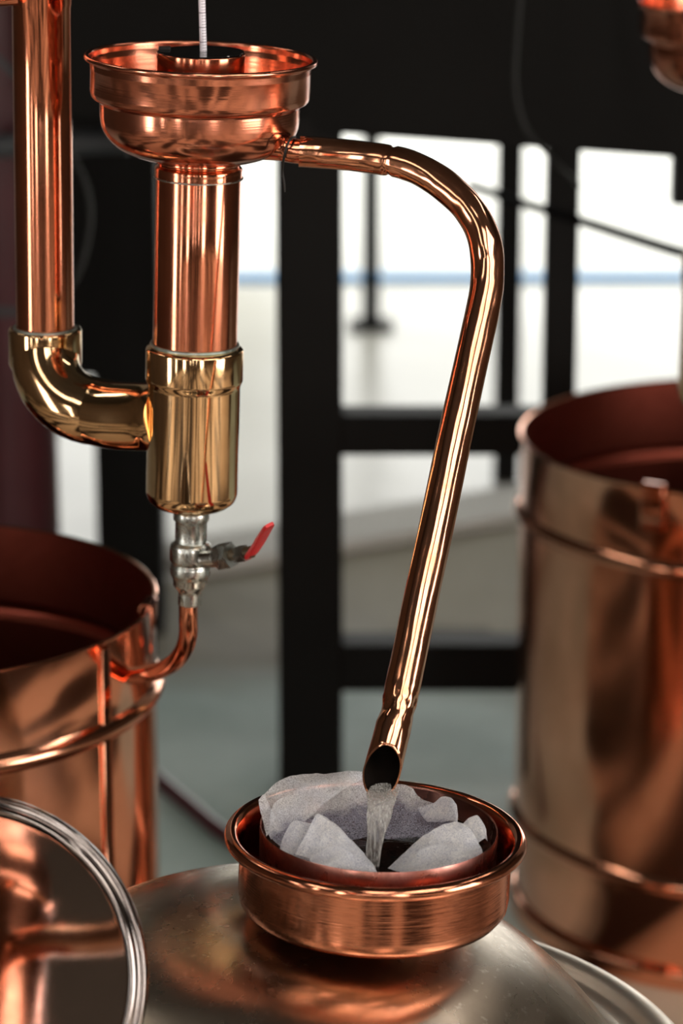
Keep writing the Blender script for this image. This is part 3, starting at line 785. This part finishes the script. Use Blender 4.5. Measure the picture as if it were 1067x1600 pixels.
# ------------------------------------------------------------------ spout pipe
sd_ = [(468,236.5,2.395),(500,238.5,2.395),(540,242,2.393),(575,246,2.39),(606,250.5,2.385),(632,256,2.38),(658,266.5,2.375),(684,282,2.37),(709,302,2.365),(731,325,2.36),(748,352,2.355),(758,382,2.35),(761.5,412,2.348),(760.5,445,2.345),(755,480,2.340),
       (744,530,2.333),(724,620,2.320),(701,729,2.304),(678,839,2.287),(652,960,2.268),(632,1058,2.252),(622,1105,2.244),(610,1155,2.235),(597,1205,2.226),(582,1262,2.215)]
pp = catmull([P(*q) for q in sd_], 7)
tot = len(pp)-1
def srad(u):
    i = u*tot/7
    base = 25.0 if i < 4 else 25.0+min(1, (i-4)/11)*1.6
    crimp = 1.8*math.exp(-((i-21)/.55)**2) + 1.2*math.exp(-((i-4.15)/.14)**2)
    flare = 1.6*min(1, max(0, (i-21.3)/2.2))
    return (base-crimp+flare)*2.35/F
def sdef(u, a):
    i = u*tot/7
    d = -.0028*math.exp(-((i-21.2)/.30)**2)*max(0, math.cos(a-.4))**6*math.cos(3*(i-21)) 
    d += -.0016*math.exp(-((i-4.2)/.10)**2)*max(0, math.cos(a+PI*.5))**3
    d += -.0016*math.exp(-((i-4.2)/.10)**2)*max(0, math.cos(a-PI*.5))**3
    d += .00045*noise.noise(Vector((i*1.1, math.cos(a)*1.3, math.sin(a)*1.3)))*(1 if i > 5 else .3)
    d += .0010*math.exp(-((i-21.0)/.7)**2)*noise.noise(Vector((i*6, math.cos(a)*3, math.sin(a)*3)))
    return d
# resample finer near crimp: reuse path
vs, fs = tube_data(pp, srad, 96, False, 0, sdef, .0011)
import bmesh
me = bpy.data.meshes.new('spout_pipe'); me.from_pydata([tuple(v) for v in vs], [], fs)
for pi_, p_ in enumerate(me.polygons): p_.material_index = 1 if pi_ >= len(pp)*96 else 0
bm = bmesh.new(); bm.from_mesh(me)
mc = P(597.5, 1205, 2.226)
tdir = (P(597, 1205, 2.226)-P(610, 1155, 2.235)).normalized()
vdir = (Vector((0, 0, CH))-mc).normalized()
cutn = (tdir*1.0+vdir*2.3).normalized()
bmesh.ops.bisect_plane(bm, geom=bm.verts[:]+bm.edges[:]+bm.faces[:], plane_co=mc, plane_no=cutn, clear_outer=True, dist=1e-6)
es = [e for e in bm.edges if e.is_boundary]
try: bmesh.ops.bridge_loops(bm, edges=es)
except Exception as ex: print('bridge', ex)
bmesh.ops.recalc_face_normals(bm, faces=bm.faces); bm.to_mesh(me); bm.free()
for p_ in me.polygons: p_.use_smooth = True
me.set_sharp_from_angle(angle=math.radians(50))
me.materials.append(M_spout); me.materials.append(flat('blackened pipe bore', (.006, .004, .003), .8, 0, .05, .4, 60, .1))  # shade inside the bore is painted as near-black colour
spo = bpy.data.objects.new('spout_pipe', me); COL.objects.link(spo)
spo.location = P(468, 236.5, 2.395); me.transform(Matrix.Translation(-spo.location))
tag(spo, 'long bent copper spout pipe pouring down into the round basin', 'spout pipe')

# wire tied round the outlet
wp = [P(461, 214, 2.392), P(455, 216, 2.374), P(449, 226, 2.370), P(445, 240, 2.372), P(442, 256, 2.380), P(441, 268, 2.386), P(444, 285, 2.388), P(445, 300, 2.388)]
o = tube('tie_wire', catmull(wp, 6), lambda u: (2.0-1.1*max(0, u-.6)*2)*2.4/F, M_rubber, None, 10)
tag(o, 'thin dark wire tied round the outlet and dangling below the bowl', 'wire')

# ------------------------------------------------------------------ falling stream
def stream_mat():
    m, nt, p = newmat('falling liquid'); L = nt.links.new
    v = coords(nt, (800, 800, 12))
    st = noise_n(nt, v, 1, 4, .6, .3)
    p.inputs['Base Color'].default_value = (.98, .97, .93, 1)
    p.inputs['Transmission Weight'].default_value = 1; p.inputs['IOR'].default_value = 1.33; p.inputs['Roughness'].default_value = .06
    b = nt.nodes.new('ShaderNodeBump'); b.inputs['Strength'].default_value = .9; b.inputs['Distance'].default_value = .002
    L(st, b.inputs['Height']); L(b.outputs[0], p.inputs['Normal'])
    df = nt.nodes.new('ShaderNodeBsdfDiffuse'); df.inputs[0].default_value = (.9, .9, .88, 1)
    tl = nt.nodes.new('ShaderNodeBsdfTranslucent'); tl.inputs[0].default_value = (.9, .9, .88, 1)
    am = nt.nodes.new('ShaderNodeMixShader'); L(df.outputs[0], am.inputs[1]); L(tl.outputs[0], am.inputs[2])
    mx = nt.nodes.new('ShaderNodeMixShader'); L(ramp(nt, st, [(.42, (.03,)*3), (.66, (.60,)*3)]), mx.inputs[0])
    L(p.outputs[0], mx.inputs[1]); L(am.outputs[0], mx.inputs[2]); L(mx.outputs[0], nt.nodes['Material Output'].inputs[0])
    return m
sp_ = [(600,1233,2.229,23),(598,1241,2.221,23.5),(596,1250,2.216,22),(594,1264,2.214,19.5),(591,1285,2.214,17),(587,1310,2.216,13.5),(583,1335,2.220,11),(581,1360,2.226,10.5)]
pth = catmull([P(a, b, c) for a, b, c, d in sp_], 6); wds = [v.x for v in catmull([(d, 0, 0) for a, b, c, d in sp_], 6)]
vs, fs = [], []; K = 32
for i, q in enumerate(pth):
    for k in range(K):
        a = 2*PI*k/K; wv = wds[i]*2.22/F
        j = 1+.16*noise.noise(Vector((math.cos(a)*3, math.sin(a)*3, i*.12)))
        vs.append(q-pth[0] + Vector((math.cos(a)*wv*j, math.sin(a)*wv*.42*j, (0.0 if i else 0.003*math.sin(a)))))
for i in range(len(pth)-1):
    for k in range(K): fs.append([i*K+k, i*K+(k+1)%K, (i+1)*K+(k+1)%K, (i+1)*K+k])
fs += [list(range(K)), [(len(pth)-1)*K+k for k in range(K)]]
o = mesh('liquid_stream', vs, fs, stream_mat(), loc=pth[0], angle=60)
tag(o, 'clear liquid stream falling from the spout mouth into the cloth', 'liquid', kind='stuff')

# ------------------------------------------------------------------ polished hatch lid at the lower left
lD = 2.08
lcn = P(-60, 1530, lD); rL = 290*lD/F
toC = (Vector((0, 0, CH))-lcn).normalized()
nrm = (toC + (Vector((-.48, .68, 1.15))-lcn).normalized()).normalized()
ql = nrm.to_track_quat('Z', 'Y')
ld = empty('hatch_lid', lcn, 'round mirror polished steel hatch lid with a thick rounded rim at lower left', 'lid', rot=ql.to_euler())
lp = [(0, 0), (rL*.3, -.0002), (rL*.6, -.0007), (rL*.87, -.0014)]
lathe('disc', sm(lp + [(rL*.895, -.0014)], 6), M_mirror, ld, 160)
M_lid = metal('dark polished steel', (.36, .33, .32), (.26, .22, .20), (.10, .20), 12, (.45, .8), .05, 10)
lathe('rim', sm([(rL*.89, -.005), (rL*.90, -.0020), (rL*.918, .0004), (rL*.938, -.0010), (rL*.952, -.0042), (rL*.968, -.0052), (rL*.985, -.0050), (rL, -.009), (rL*.998, -.018), (rL*.985, -.024), (rL*.95, -.026), (rL*.6, -.026), (0, -.026)], 5), M_lid, ld, 160)
tube('hinge_arm', [lcn-nrm*.026, lcn-nrm*.05+Vector((-.02, 0, -.04)), Vector((kA.x-.192, kA.y-.192, zr+.03)), Vector((kA.x-.192, kA.y-.192, zr+.004))], .008, M_steel, ld, 20)

# ------------------------------------------------------------------ second overflow column at the right edge
QD = 3.35
q0 = P(1110, 640, QD)
o2 = empty('overflow_column', q0, 'second copper overflow column cut off by the right edge', 'copper pipework', rot=(0, math.radians(.3), 0))
def H2(py): return hz(1110, 640, QD, py)
def R2(px, py): return px*(QD-H2(py)*SP)/F
b2 = [(R2(138, 8)+.0021*math.cos(PI*1.05-PI*1.75*k/12), H2(6)+.0021*math.sin(PI*1.05-PI*1.75*k/12)) for k in range(13)]
b2 += [(R2(134, 15), H2(14)), (R2(133, 50), H2(46))] + sm([(R2(133, 50), H2(50)), (R2(130, 56), H2(57)), (R2(121, 60), H2(61)), (R2(119, 66), H2(66))], 3)[1:]
b2 += sm([(R2(119, 66), H2(66)), (R2(118, 80), H2(84)), (R2(112, 98), H2(106)), (R2(98, 115), H2(125)), (R2(74, 126), H2(138)), (R2(46, 130), H2(142))], 4)[1:]
b2 += [(r-.0016, z+.001) for r, z in b2[14:]][::-1] + [b2[0]]
lathe('bowl', b2, M_copbowl, o2, 160)
lathe('column_pipe', [(R2(44, 130), H2(140)), (R2(44, 140), H2(150)), (R2(44, 300), H2(300)), (R2(44, 410), H2(410))], M_cop, o2, 96)
lathe('tee', round_profile([(R2(44, 395), H2(396)), (R2(54, 395), H2(398)), (R2(54, 395), H2(440)), (R2(52, 440), H2(445)), (R2(52, 450), H2(600)), (R2(50, 600), H2(618)), (R2(42, 620), H2(632)), (0, H2(640))], .003, 4), M_brass, o2, 96)
tube('drain_pipe', catmull([P(1110, 636, QD), P(1111, 690, QD+.02), P(1122, 740, QD+.10), P(1170, 775, QD+.2), P(1190, 1100, QD+.3)], 6), .009, M_cop, o2, 24)
lathe('cup', [(R2(48, 8), H2(100)), (R2(48, 8), H2(-2)), (R2(46, 8), H2(-2)), (R2(46, 8), H2(100))], M_cop, o2, 64)

# ------------------------------------------------------------------ small still that the hatch lid mirrors
st = empty('copper_still', (-.52, .56, .10), 'small copper still with a side pipe mirrored in the polished hatch lid', 'still')
lathe('pot', round_profile([(0, .95), (.13, .95), (.15, .98), (.15, 1.20), (.158, 1.205), (.158, 1.215), (.15, 1.22), (.15, 1.27), (.10, 1.34), (.045, 1.37), (.04, 1.50), (0, 1.52)], .02, 5), M_cop, st, 96)
lathe('stand', [(0, -.1), (.12, -.1), (.12, -.08), (.03, -.07), (.03, .95), (0, .95)], M_black, st, 48)
tube('side_pipe', [Vector((-.45, .61, 1.22)), Vector((-.34, .69, 1.21)), Vector((-.20, .77, 1.18))], .022, M_spout, st, 40)
